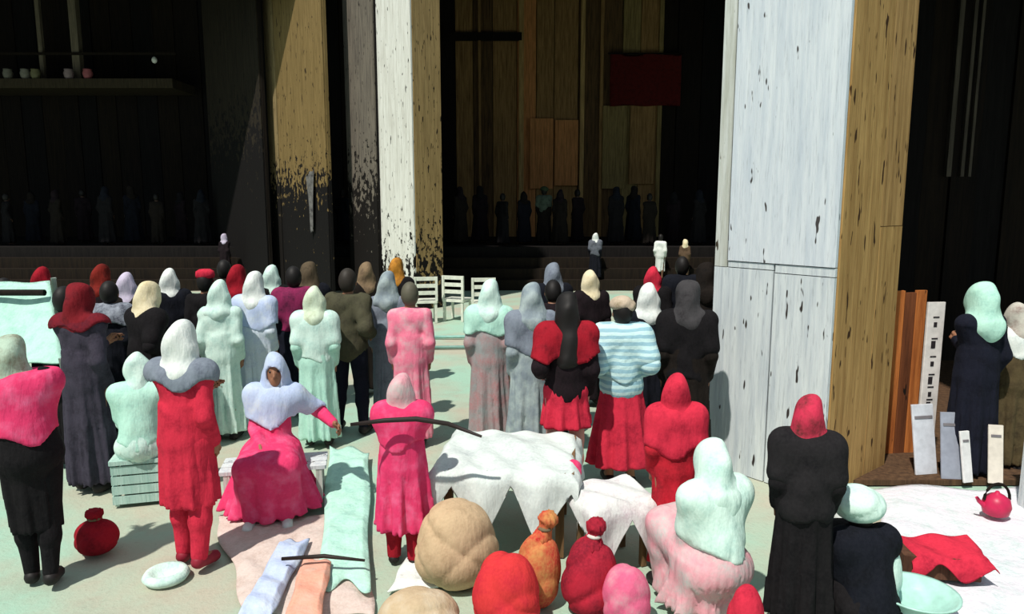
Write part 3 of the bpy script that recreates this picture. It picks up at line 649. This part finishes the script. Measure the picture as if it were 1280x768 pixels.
# ================================================================== THINGS
def blob(name, parts, mat, loc=(0, 0, 0), h=.016, wav=.008, parent=None, cut=None, ph=0.0, zmin=.0):
    """soft bundle grown from ellipsoids (c, r)"""
    lo = np.min([np.array(c) - np.array(r) for c, r in parts], 0) - .08; hi = np.max([np.array(c) + np.array(r) for c, r in parts], 0) + .08
    S = SDF(lo, hi, h)
    for c, r in parts: S.ell(c, r, .05)
    S.fn(lambda D, X, Y, Z: D + wav * np.sin(9 * X + 6 * Z + ph) * np.sin(8 * Y - 5 * Z + ph) + wav * 2.2 * (1 - np.abs(np.sin(7 * X + 3.5 * np.sin(4 * Z + ph) - 5 * Y + ph))) ** 3 + wav * 1.6 * (1 - np.abs(np.sin(6 * Z - 5 * X + 2 * np.sin(5 * Y)))) ** 4)
    S.fn(lambda D, X, Y, Z: np.maximum(D, zmin - Z)); V, Q = S.mesh(); return objn(name, V, Q, mat, parent, loc)
def sack(label, loc, r, hgt, mat, tie=None, group=None, rz=0.0, name='sack', cat='sack', lean=0.0, neck=True):
    e = empty(name, loc, rz); tag(e, label, cat, group)
    ps = [((0, 0, hgt * .36), (r, r * .85, hgt * .42)), ((lean * .4, 0, hgt * .62), (r * .8, r * .7, hgt * .34))]
    bag = blob('bag', ps, mat, parent=e, ph=loc[0] * 5)
    if neck:
        S = SDF((-.3 + lean, -.3, hgt * .8), (.3 + lean, .3, hgt * 1.25), .014); S.cap((lean * .6, 0, hgt * .86), (lean, 0, hgt * .98), r * .4, .035, .03); S.cap((lean, 0, hgt * .98), (lean * 1.3, 0, hgt * 1.08), .03, .06, .02)
        S.fn(lambda D, X, Y, Z: D + .01 * np.sin(11 * np.arctan2(Y, X - lean))); V, Q = S.mesh(); objn('gathered_neck', V, Q, mat, bag)
        lathe('tie', [(.04, -.012), (.05, 0), (.04, .012)], tie or plain('cord', (120, 104, 80), .9), bag, 18, (lean, 0, hgt * .98))
    return e
def cloth(name, label, corners, mat, amp=.03, freq=9.0, th=.008, n=36, cat='cloth', base=.012, jag=.06, bulge=0.0):
    """a rumpled sheet lying on the ground between four ground corners, with thickness and ragged edges"""
    c = [Vector(p) for p in corners]; cen = sum(c, Vector()) / 4
    top, bot = [], []
    ph = cen.x * 3.1 + cen.y
    for j in range(n + 1):
        for i in range(n + 1):
            u, v_ = i / n, j / n
            uu = u + jag * math.sin(11 * v_ + ph) * (abs(u - .5) * 2) ** 3 * (1 if u > .5 else -1) * .5; vv = v_ + jag * math.sin(9 * u + 2 * ph) * (abs(v_ - .5) * 2) ** 3 * .5
            p = c[0] * (1 - uu) * (1 - vv) + c[1] * uu * (1 - vv) + c[2] * uu * vv + c[3] * (1 - uu) * vv
            f1 = math.sin(freq * p.x + 1.7 * math.sin(.6 * freq * p.y) + ph); f2 = math.sin(freq * .8 * p.y - .7 * freq * p.x + 2.1 * ph); f3 = math.sin(2.3 * freq * (p.x * .5 + p.y) + ph)
            ed = min(1, 6 * min(u, 1 - u, v_, 1 - v_) + .25)
            z = base + amp * ed * (1.05 + .5 * abs(f1) + .45 * f2 * .5 + .25 * f3) * .7 + bulge * (1 - (2 * u - 1) ** 2) * (1 - (2 * v_ - 1) ** 2)
            top.append((p.x - cen.x, p.y - cen.y, z)); bot.append((p.x - cen.x, p.y - cen.y, max(z - th, .002)))
    m = (n + 1) ** 2; fs = []
    for j in range(n):
        for i in range(n):
            a = j * (n + 1) + i; fs.append((a, a + 1, a + n + 2, a + n + 1)); fs.append((m + a + n + 1, m + a + n + 2, m + a + 1, m + a))
    rim = [i for i in range(n + 1)] + [(j + 1) * (n + 1) - 1 for j in range(1, n + 1)] + [n * (n + 1) + i for i in range(n - 1, -1, -1)] + [j * (n + 1) for j in range(n - 1, 0, -1)]
    for q in range(len(rim)): a, b2 = rim[q], rim[(q + 1) % len(rim)]; fs.append((a, m + a, m + b2, b2))
    return tag(obj(name, top + bot, fs, mat, None, True, (cen.x, cen.y, 0)), label, cat)

# mint awning stall at the left edge
aw = empty('stall_awning', at(20, 600)); tag(aw, 'mint canvas awning on pale poles behind the pink-red shawl', 'awning')
ax, ay = aw.location.x, aw.location.y
def loc2(px_, py_, Y): p_ = P(px_, py_, Y); return (p_.x - ax, p_.y - ay, p_.z)
q = [loc2(-60, 354, 6.9), loc2(62, 352, 6.9), loc2(80, 452, 6.3), loc2(-60, 458, 6.3)]
def sheet(name, q, mat, parent, n=18, sag=.03, th=.012):
    V = []
    for s_ in (0, 1):
        for j in range(n + 1):
            for i in range(n + 1):
                u, v_ = i / n, j / n
                p_ = [q[0][d] * (1 - u) * (1 - v_) + q[1][d] * u * (1 - v_) + q[2][d] * u * v_ + q[3][d] * (1 - u) * v_ for d in range(3)]
                V.append((p_[0], p_[1] + sag * .4 * math.sin(9 * u + 3 * v_), p_[2] - sag * math.sin(math.pi * u) * math.sin(math.pi * v_) + .3 * sag * math.sin(14 * u + 4 * v_) - s_ * th))
    m = (n + 1) ** 2; fs = []
    for j in range(n):
        for i in range(n): a = j * (n + 1) + i; fs += [(a, a + 1, a + n + 2, a + n + 1), (m + a + n + 1, m + a + n + 2, m + a + 1, m + a)]
    rim = [i for i in range(n + 1)] + [(j + 1) * (n + 1) - 1 for j in range(1, n + 1)] + [n * (n + 1) + i for i in range(n - 1, -1, -1)] + [j * (n + 1) for j in range(n - 1, 0, -1)]
    for r_ in range(len(rim)): a, b2 = rim[r_], rim[(r_ + 1) % len(rim)]; fs.append((a, m + a, m + b2, b2))
    return obj(name, V, fs, mat, parent, True)
sheet('canopy', q, MINT, aw)
tube('ridge_bar', [loc2(-60, 366, 6.72), loc2(56, 366, 6.72)], .03, DARKW[0], aw, 8)
hd_ = loc2(63, 352, 6.9); tube('pole', [(hd_[0] + .0, hd_[1] + .05, hd_[2] + .03), (hd_[0], hd_[1] + .05, 0)], .025, plain('pale_pole', (190, 200, 194)), aw, 8)
h2 = loc2(80, 450, 6.3); tube('pole', [(h2[0], h2[1], h2[2] + .02), (h2[0] + .12, h2[1], 0)], [.045, .03], plain('pale_pole', (190, 200, 194)), aw, 8)
h3 = loc2(-58, 456, 6.3); tube('pole', [(h3[0], h3[1], h3[2] + .02), (h3[0], h3[1], 0)], .025, plain('pale_pole', (190, 200, 194)), aw, 8)

# crate under the mint figure, bench under the pink one
cp = at(184, 622); cr = empty('crate', (cp.x, cp.y + .02, 0), R(15)); tag(cr, 'pale mint wooden crate under the white wrapped sitter', 'crate')
cm = wood((188, 214, 204), (150, 186, 176), seed=3.8)
box('lid', -.24, .24, -.19, .19, .36, .395, cm, cr, .01)
for i in range(4):
    z0 = .02 + .085 * i
    for yy in (-.18, .165): box('slat', -.23, .23, yy, yy + .015, z0, z0 + .07, cm, cr)
    for xx in (-.23, .215): box('slat', xx, xx + .015, -.165, .165, z0, z0 + .07, cm, cr)
for xx in (-.215, .185):
    for yy in (-.165, .135): box('corner_post', xx, xx + .03, yy, yy + .03, 0, .36, cm, cr)
bp = at(344, 632); bn = empty('bench', (bp.x, bp.y + .05, 0), R(12)); tag(bn, 'low white bench under the woman in pink', 'bench')
for i in range(3): box('slat', -.42, .42, -.17 + .12 * i, -.06 + .12 * i, .33, .36, WHITE_B, bn, .01)
for sx in (-1, 1):
    for sy in (-.14, .14): box('leg', sx * .36 - .025, sx * .36 + .025, sy - .025, sy + .025, 0, .33, WHITE_C, bn)
    box('stretcher', sx * .36 - .015, sx * .36 + .015, -.12, .12, .12, .16, WHITE_C, bn)

# bundles and cloths on the ground
sack('small red bundle on the ground at the feet of the grey robe', at(122, 690), .16, .26, DRED, name='bundle', cat='bundle')
lathe('straw_ring', [(.05, .0), (.13, .0), (.15, .03), (.13, .06), (.10, .062), (.085, .04), (.05, .012)], MINTW, None, 26, tuple(at(208, 724))); tag(col.objects[-1], 'pale round basket lid lying on the bare ground', 'basket')
cloth('spread_cloth', 'pale pinkish cloth spread on the ground in the foreground', [G(310, 775), G(468, 775), G(442, 648), G(268, 648)], fabric((206, 190, 182), (190, 170, 160), .05), .035)
cloth('spread_cloth', 'narrow pale blue cloth trailing along the foreground', [G(296, 790), G(338, 790), G(388, 690), G(352, 690)], PBLUE, .05, 12, base=.075)
cloth('spread_cloth', 'mint green cloth lying right of the pink seated woman', [G(398, 742), G(462, 746), G(462, 572), G(412, 566)], MINT, .04, 10, base=.06)
cloth('spread_cloth', 'peach coloured cloth at the bottom of the foreground heap', [G(356, 800), G(400, 800), G(416, 722), G(380, 716)], fabric((222, 160, 138), (206, 180, 164)), .04, 12, base=.105)
a_, b_ = G(352, 699, .19), G(456, 701, .17); tag(tube('stick', [a_, (a_ + b_) / 2 + Vector((0, .02, .015)), b_], [.012, .015, .009], plain('dark_stick', (40, 32, 28)), None, 8), 'thin dark stick lying across the pale cloths', 'stick')
# bowed pole on the child's shoulder
pl = [P(438, 531, 4.50), P(480, 526, 4.53), P(520, 524, 4.55), P(560, 530, 4.57), P(602, 546, 4.6)]
tag(tube('carrying_pole', pl, [.011, .016, .018, .016, .009], plain('dark_stick', (44, 34, 32)), None, 8), "long dark bowed pole across the pink cloaked child's shoulders", 'pole')

# the draped table in the centre foreground
tp = Vector((-.02, 5.25, 0)); tb = empty('low_table', tp, R(-6)); tag(tb, 'low wooden table hidden under a white sheet', 'table')
TW, TD, TH = .46, .42, .64
tm = wood((130, 100, 70), (96, 72, 50), seed=2.0)
for i in range(4): box('tabletop_board', -TW + .24 * i + .003, -TW + .24 * (i + 1) - .003, -TD, TD, TH - .03, TH, tm, tb)
for sx in (-1, 1):
    for sy in (-1, 1): box('leg', sx * (TW - .06) - .03, sx * (TW - .06) + .03, sy * (TD - .06) - .03, sy * (TD - .06) + .03, 0, TH - .03, tm, tb)
def drape(name, label, loc, rz, w2, d2, top, hang_f, hang_s, mat, n=64, lump=.05):
    V = []; ph = loc[0] * 4 + 1
    def axis(s_, L, hang):  # distance along cloth -> (pos, drop)
        if abs(s_) <= L: return s_, 0.0
        e = abs(s_) - L; return math.copysign(L + .05 * min(1, e / .06) + .10 * e, s_), e
    for s_i in (0, 1):
        for j in range(n + 1):
            for i in range(n + 1):
                u, v_ = 2 * i / n - 1, 2 * j / n - 1
                hx = hang_s * (.8 + .3 * math.sin(4 * v_ + ph)); hy = hang_f(u) if v_ < 0 else .15
                x_, dx = axis(u * (w2 + hx), w2, hx); y_, dy = axis(v_ * (d2 + hy), d2, hy)
                z_ = top + .012 - max(dx, dy) + lump * (max(0, math.sin(5.2 * x_ + 1.4 * math.sin(4 * y_) + ph)) * max(0, math.cos(4.1 * y_ - x_))) * max(0, 1 - 6 * max(dx, dy)) + .012 * math.sin(23 * x_ + 13 * y_)
                fl = min(1, max(dx, dy) / .2)
                x_ += fl * .02 * math.sin(16 * y_ + ph) * (dx > 0); y_ += fl * (.035 * math.sin(17 * x_ + ph) - .0) * (dy > 0)
                V.append((x_, y_ - (0 if s_i == 0 else 0), max(z_ - s_i * .008, .004)))
    m = (n + 1) ** 2; fs = []
    for j in range(n):
        for i in range(n): a = j * (n + 1) + i; fs += [(a, a + 1, a + n + 2, a + n + 1), (m + a + n + 1, m + a + n + 2, m + a + 1, m + a)]
    rim = [i for i in range(n + 1)] + [(j + 1) * (n + 1) - 1 for j in range(1, n + 1)] + [n * (n + 1) + i for i in range(n - 1, -1, -1)] + [j * (n + 1) for j in range(n - 1, 0, -1)]
    for r_ in range(len(rim)): a, b2 = rim[r_], rim[(r_ + 1) % len(rim)]; fs.append((a, m + a, m + b2, b2))
    o = obj(name, V, fs, mat, None, True, loc); o.rotation_euler = (0, 0, rz); return tag(o, label, 'sheet')
SHEET = fabric((206, 214, 210), (176, 184, 184), .0, scale=5.0)
drape('white_sheet', 'rumpled white sheet draped over the low table, hanging in points', (tp.x, tp.y, 0), R(-6), TW + .02, TD + .02, TH, lambda u: .10 + .40 * abs(((u * 1.5 + .35) % 1.0) * 2 - 1), .2, SHEET)
tp2 = Vector((.70, 4.80, 0)); st = empty('stool', tp2, R(20)); tag(st, 'wooden stool under the smaller white cloth', 'stool')
box('seat', -.22, .22, -.2, .2, .47, .5, tm, st, .01)
for sx in (-1, 1):
    for sy in (-1, 1): box('leg', sx * .17 - .02, sx * .17 + .02, sy * .15 - .02, sy * .15 + .02, 0, .47, tm, st)
drape('white_sheet', 'smaller white cloth over a stool, right of the draped table', (tp2.x, tp2.y, 0), R(20), .24, .22, .5, lambda u: .10 + .34 * abs(((u * 1.0 + .5) % 1.0) * 2 - 1), .16, fabric((212, 214, 212), (190, 176, 182)), 40, .04)
# sacks in front
sack('large beige sack slumped in front of the draped table', off(570, 4.5), .29, .60, fabric((190, 164, 132), (168, 142, 112)), neck=False, rz=.4)
sack('second beige sack, flatter, at the bottom of the picture', off(520, 3.84), .25, .32, fabric((186, 164, 134), (204, 190, 168)), neck=False)
cloth('spread_cloth', 'small white cloth wedge lying left of the beige sacks', [G(486, 742), G(548, 738), G(530, 700), G(512, 690)], WHITE, .03, 10)
sack('round bright red sack at the bottom centre', off(632, 3.96), .21, .50, fabric((202, 54, 56), (186, 40, 58)), lean=.02, neck=False)
sack('yellow and red tied bundle between the red sacks', off(672, 4.22), .15, .52, fabric((190, 140, 84), (190, 46, 50), .14, scale=7.0), lean=.05, name='bundle', cat='bundle')
sack('pointed dark red sack with a pale tie', off(738, 4.12), .18, .52, fabric((170, 36, 54), (90, 26, 40), .05, scale=5.0), plain('cord', (214, 206, 200), .9), lean=.03)
sack('pink sack at the foot of the red-coated youngster', off(786, 4.0), .15, .40, fabric((210, 96, 130), (200, 150, 160)), neck=False)
sack('small magenta bundle hanging over the white sheet edge', P(712, 600, 4.98), .09, .16, PINK, neck=False, name='bundle', cat='bundle')

# white furniture behind, at the edge of the sun
def chair(label, loc, rz):
    e = empty('white_chair', loc, rz); tag(e, label, 'chair', 'white chairs at the edge of the sun')
    cm_ = plain('white_paint', (226, 228, 214), .5)
    box('seat', -.25, .25, -.25, .25, .42, .47, cm_, e, .02)
    for sx in (-1, 1):
        for sy in (-1, 1): box('leg', sx * .21 - .025, sx * .21 + .025, sy * .21 - .025, sy * .21 + .025, 0, .42, cm_, e)
        box('back_post', sx * .225 - .025, sx * .225 + .025, .2, .25, .47, .98, cm_, e)
    for z_ in (.6, .75, .9): box('back_slat', -.2, .2, .21, .235, z_, z_ + .08, cm_, e)
    return e
for i, (px_, py_, rz) in enumerate(((532, 402, 10), (572, 400, -20), (604, 404, 5))):
    chair(['white slatted chair nearest the white flaking pillar', 'middle one of the white slatted chairs', 'white slatted chair behind the mottled grey robe'][i], at(px_, py_), R(rz + 180))
for i, (py_, c) in enumerate(((424, (140, 190, 178)), (437, (120, 160, 150)))):
    a0 = G(524, py_); a1 = G(592, py_ - 1)
    tag(tube('bamboo_rod', [a0 + Vector((0, 0, .03)), a1 + Vector((0, 0, .03))], .03, plain('rod', c), None, 8), ['pale green rod on the ground behind the pink robe', 'darker green rod on the ground, nearer of the two'][i], 'rod')

# lower right: white ground sheet, red-covered box, kettle, basin
cloth('ground_sheet', 'wide white sheet spread on the ground at the right', [G(1118, 800), G(1330, 800), G(1300, 612), G(1090, 612)], fabric((216, 214, 222), (188, 206, 204)), .03, 6, cat='sheet')
rp = at(1176, 735); rb = empty('red_box', (rp.x, rp.y + .1, .075), R(-8)); tag(rb, 'flat brown wooden box standing on the white ground sheet', 'box')
box('tray', -.24, .24, -.14, .14, 0, .15, wood((96, 66, 50), (70, 48, 38), seed=4.9), rb, .01)
tag(drape('red_cloth', 'bright red cloth folded over the flat wooden box', (rp.x + .05, rp.y + .1, .075), R(-8), .21, .145, .15, lambda u: .09 + .05 * math.sin(5 * u), .06, RED, 36, .03), None, 'cloth')
kp = at(1243, 655); kt = empty('red_kettle', (kp.x, kp.y, .07)); tag(kt, 'round pink-red kettle with a dark hoop handle', 'kettle')
lathe('body', [(.05, 0), (.09, .02), (.105, .08), (.09, .14), (.05, .17), (.02, .185), (.012, .2)], plain('red_enamel', (200, 40, 84), .4), kt, 24)
tube('handle', [(.10 * math.cos(a), 0, .13 + .13 * math.sin(a)) for a in [math.pi * t / 10 for t in range(11)]], .011, DARKW[0], kt, 8)
tube('spout', [(-.08, 0, .07), (-.14, 0, .12), (-.16, 0, .15)], [.022, .016, .012], plain('red_enamel', (200, 40, 84), .4), kt, 10)
bs = empty('basin', off(1158, 4.02) + Vector((0, 0, .07))); tag(bs, 'wide mint enamel basin at the bottom right', 'basin')
lathe('bowl', [(.10, 0), (.17, .06), (.22, .12), (.235, .125), (.235, .135), (.215, .13), (.16, .07), (.09, .02), (.01, .018)], plain('mint_enamel', (176, 220, 208), .3), bs, 36)
blob('white_bundle', [((0, 0, .17), (.11, .1, .2)), ((.02, 0, .34), (.08, .07, .14))], MINTW, tuple(off(1112, 4.08)), .014, .008); tag(col.objects[-1], 'upright white cloth bundle beside the seated black cloak', 'bundle')
blob('white_bundle', [((0, 0, .30), (.13, .12, .32)), ((-.07, 0, .52), (.1, .09, .16))], WHITE, tuple(off(1052, 4.75)), .016, .012); tag(col.objects[-1], 'white cloth bundle between the black coat and turban', 'bundle')
sack('red cloth bundle beside the white shawled sitter', off(940, 3.74), .10, .42, RED, neck=False, name='bundle', cat='bundle')
blob('white_bundle', [((0, 0, .2), (.12, .1, .22)), ((.0, .02, .4), (.09, .08, .16))], MINTW, tuple(off(884, 4.9)), .016, .012); tag(col.objects[-1], 'mint white bundle standing at the foot of the big pillar', 'bundle')

# right doorway: orange door boards, vertical sign, white boards
dp = at(1146, 588); dr = empty('orange_door', (dp.x, dp.y + .35, .05), R(8)); tag(dr, 'narrow orange brown plank door beside the big pillar', 'door')
OD = wood((196, 120, 62), (150, 84, 42), .4, seed=3.4); OD2 = wood((120, 70, 42), (86, 50, 32), .3, seed=6.1)
for i, m_ in enumerate((OD, OD2, OD)): box('plank', -.17 + .115 * i, -.06 + .115 * i, -.02, .02, 0, 1.62 - .02 * (i % 2), m_, dr, .006)
for z_ in (.3, 1.3): box('ledge', -.17, .175, .02, .045, z_, z_ + .09, OD2, dr)
sp_ = at(1162, 592); sg = empty('vertical_sign', (sp_.x, sp_.y + .12, .05), R(6)); tag(sg, 'tall narrow white sign board with small dark marks', 'sign')
sgb = box('board', -.085, .085, -.015, .015, .0, 1.55, plain('sign_white', (226, 220, 216), .6), sg, .005)
inkm = plain('ink', (40, 34, 38), .8)
for i, (z_, kind) in enumerate(((1.32, 0), (1.12, 1), (.95, 0), (.78, 1), (.66, 0), (.54, 1))):
    box('mark', -.02 - .01 * kind, .012, -.018, -.0152, z_, z_ + (.07 if kind else .045), inkm, sgb); box('mark', -.03, .03, -.018, -.0152, z_ + .085, z_ + .098, inkm, sgb)
for i, (px_, py_, hgt, wd, c, dy, rz) in enumerate(((1158, 600, .62, .22, (206, 210, 218), .0, 10), (1186, 603, .58, .2, (150, 156, 170), -.06, -6), (1200, 604, .44, .1, (226, 226, 226), -.12, 14), (1224, 600, .5, .12, (222, 214, 202), -.22, -12))):
    p_ = at(px_, py_); e = empty('leaning_board', (p_.x, p_.y + dy, .052), R(rz)); tag(e, ['pale lilac white board leaning below the vertical sign', 'grey board in the middle of the leaning boards', 'thin white board leaning right of the grey one', 'cream board leaning beside the navy coat'][i], 'board', 'boards leaning at the doorway')
    v_, f_ = boxv(-wd / 2, wd / 2, 0, .02, 0, hgt, .004); obj('panel', [(x_, y_ + z_ * .2, z_) for x_, y_, z_ in v_], f_, plain('board_paint', c, .7), e)
    v_, f_ = boxv(-wd / 2 + .02, wd / 2 - .02, -.006, 0, hgt * .8, hgt * .84); obj('batten', [(x_, y_ + z_ * .2, z_) for x_, y_, z_ in v_], f_, plain('board_paint', (120, 116, 120), .7), e)
# dull red banner on the back wall
a0, a1 = P(762, 132, WY - .32), P(852, 68, WY - .32)
bnr = empty('red_banner', (0, 0, 0)); tag(bnr, 'dull dark red cloth hung high on the plank wall', 'banner')
sheet('cloth', [(a0.x, WY - .33, a1.z), (a1.x, WY - .33, a1.z), (a1.x, WY - .33, a0.z), (a0.x, WY - .33, a0.z)], fabric((92, 28, 26), (66, 24, 22)), bnr, 20, .06)
tube('rod', [(a0.x - .1, WY - .33, a1.z + .03), (a1.x + .1, WY - .33, a1.z + .03)], .03, DARKW[0], bnr, 8)

# pale rag hanging on the tan pillar
c_ = P(413, 345, FY + 1.2); rag = empty('pale_rag', (c_.x, FY + 1.2, 0), -R(48)); tag(rag, 'pale grey rag hanging low on the plain tan pillar', 'cloth')
sheet('cloth', [(-1.0, -.07, 3.2), (-.55, -.07, 3.35), (-.66, -.07, 1.9), (-.84, -.07, 1.7)], fabric((112, 110, 108), (60, 58, 60), .06), rag, 16, .05)
tube('nail', [(-.78, .0, 3.25), (-.78, -.1, 3.26)], .015, DARKW[0], rag, 6)
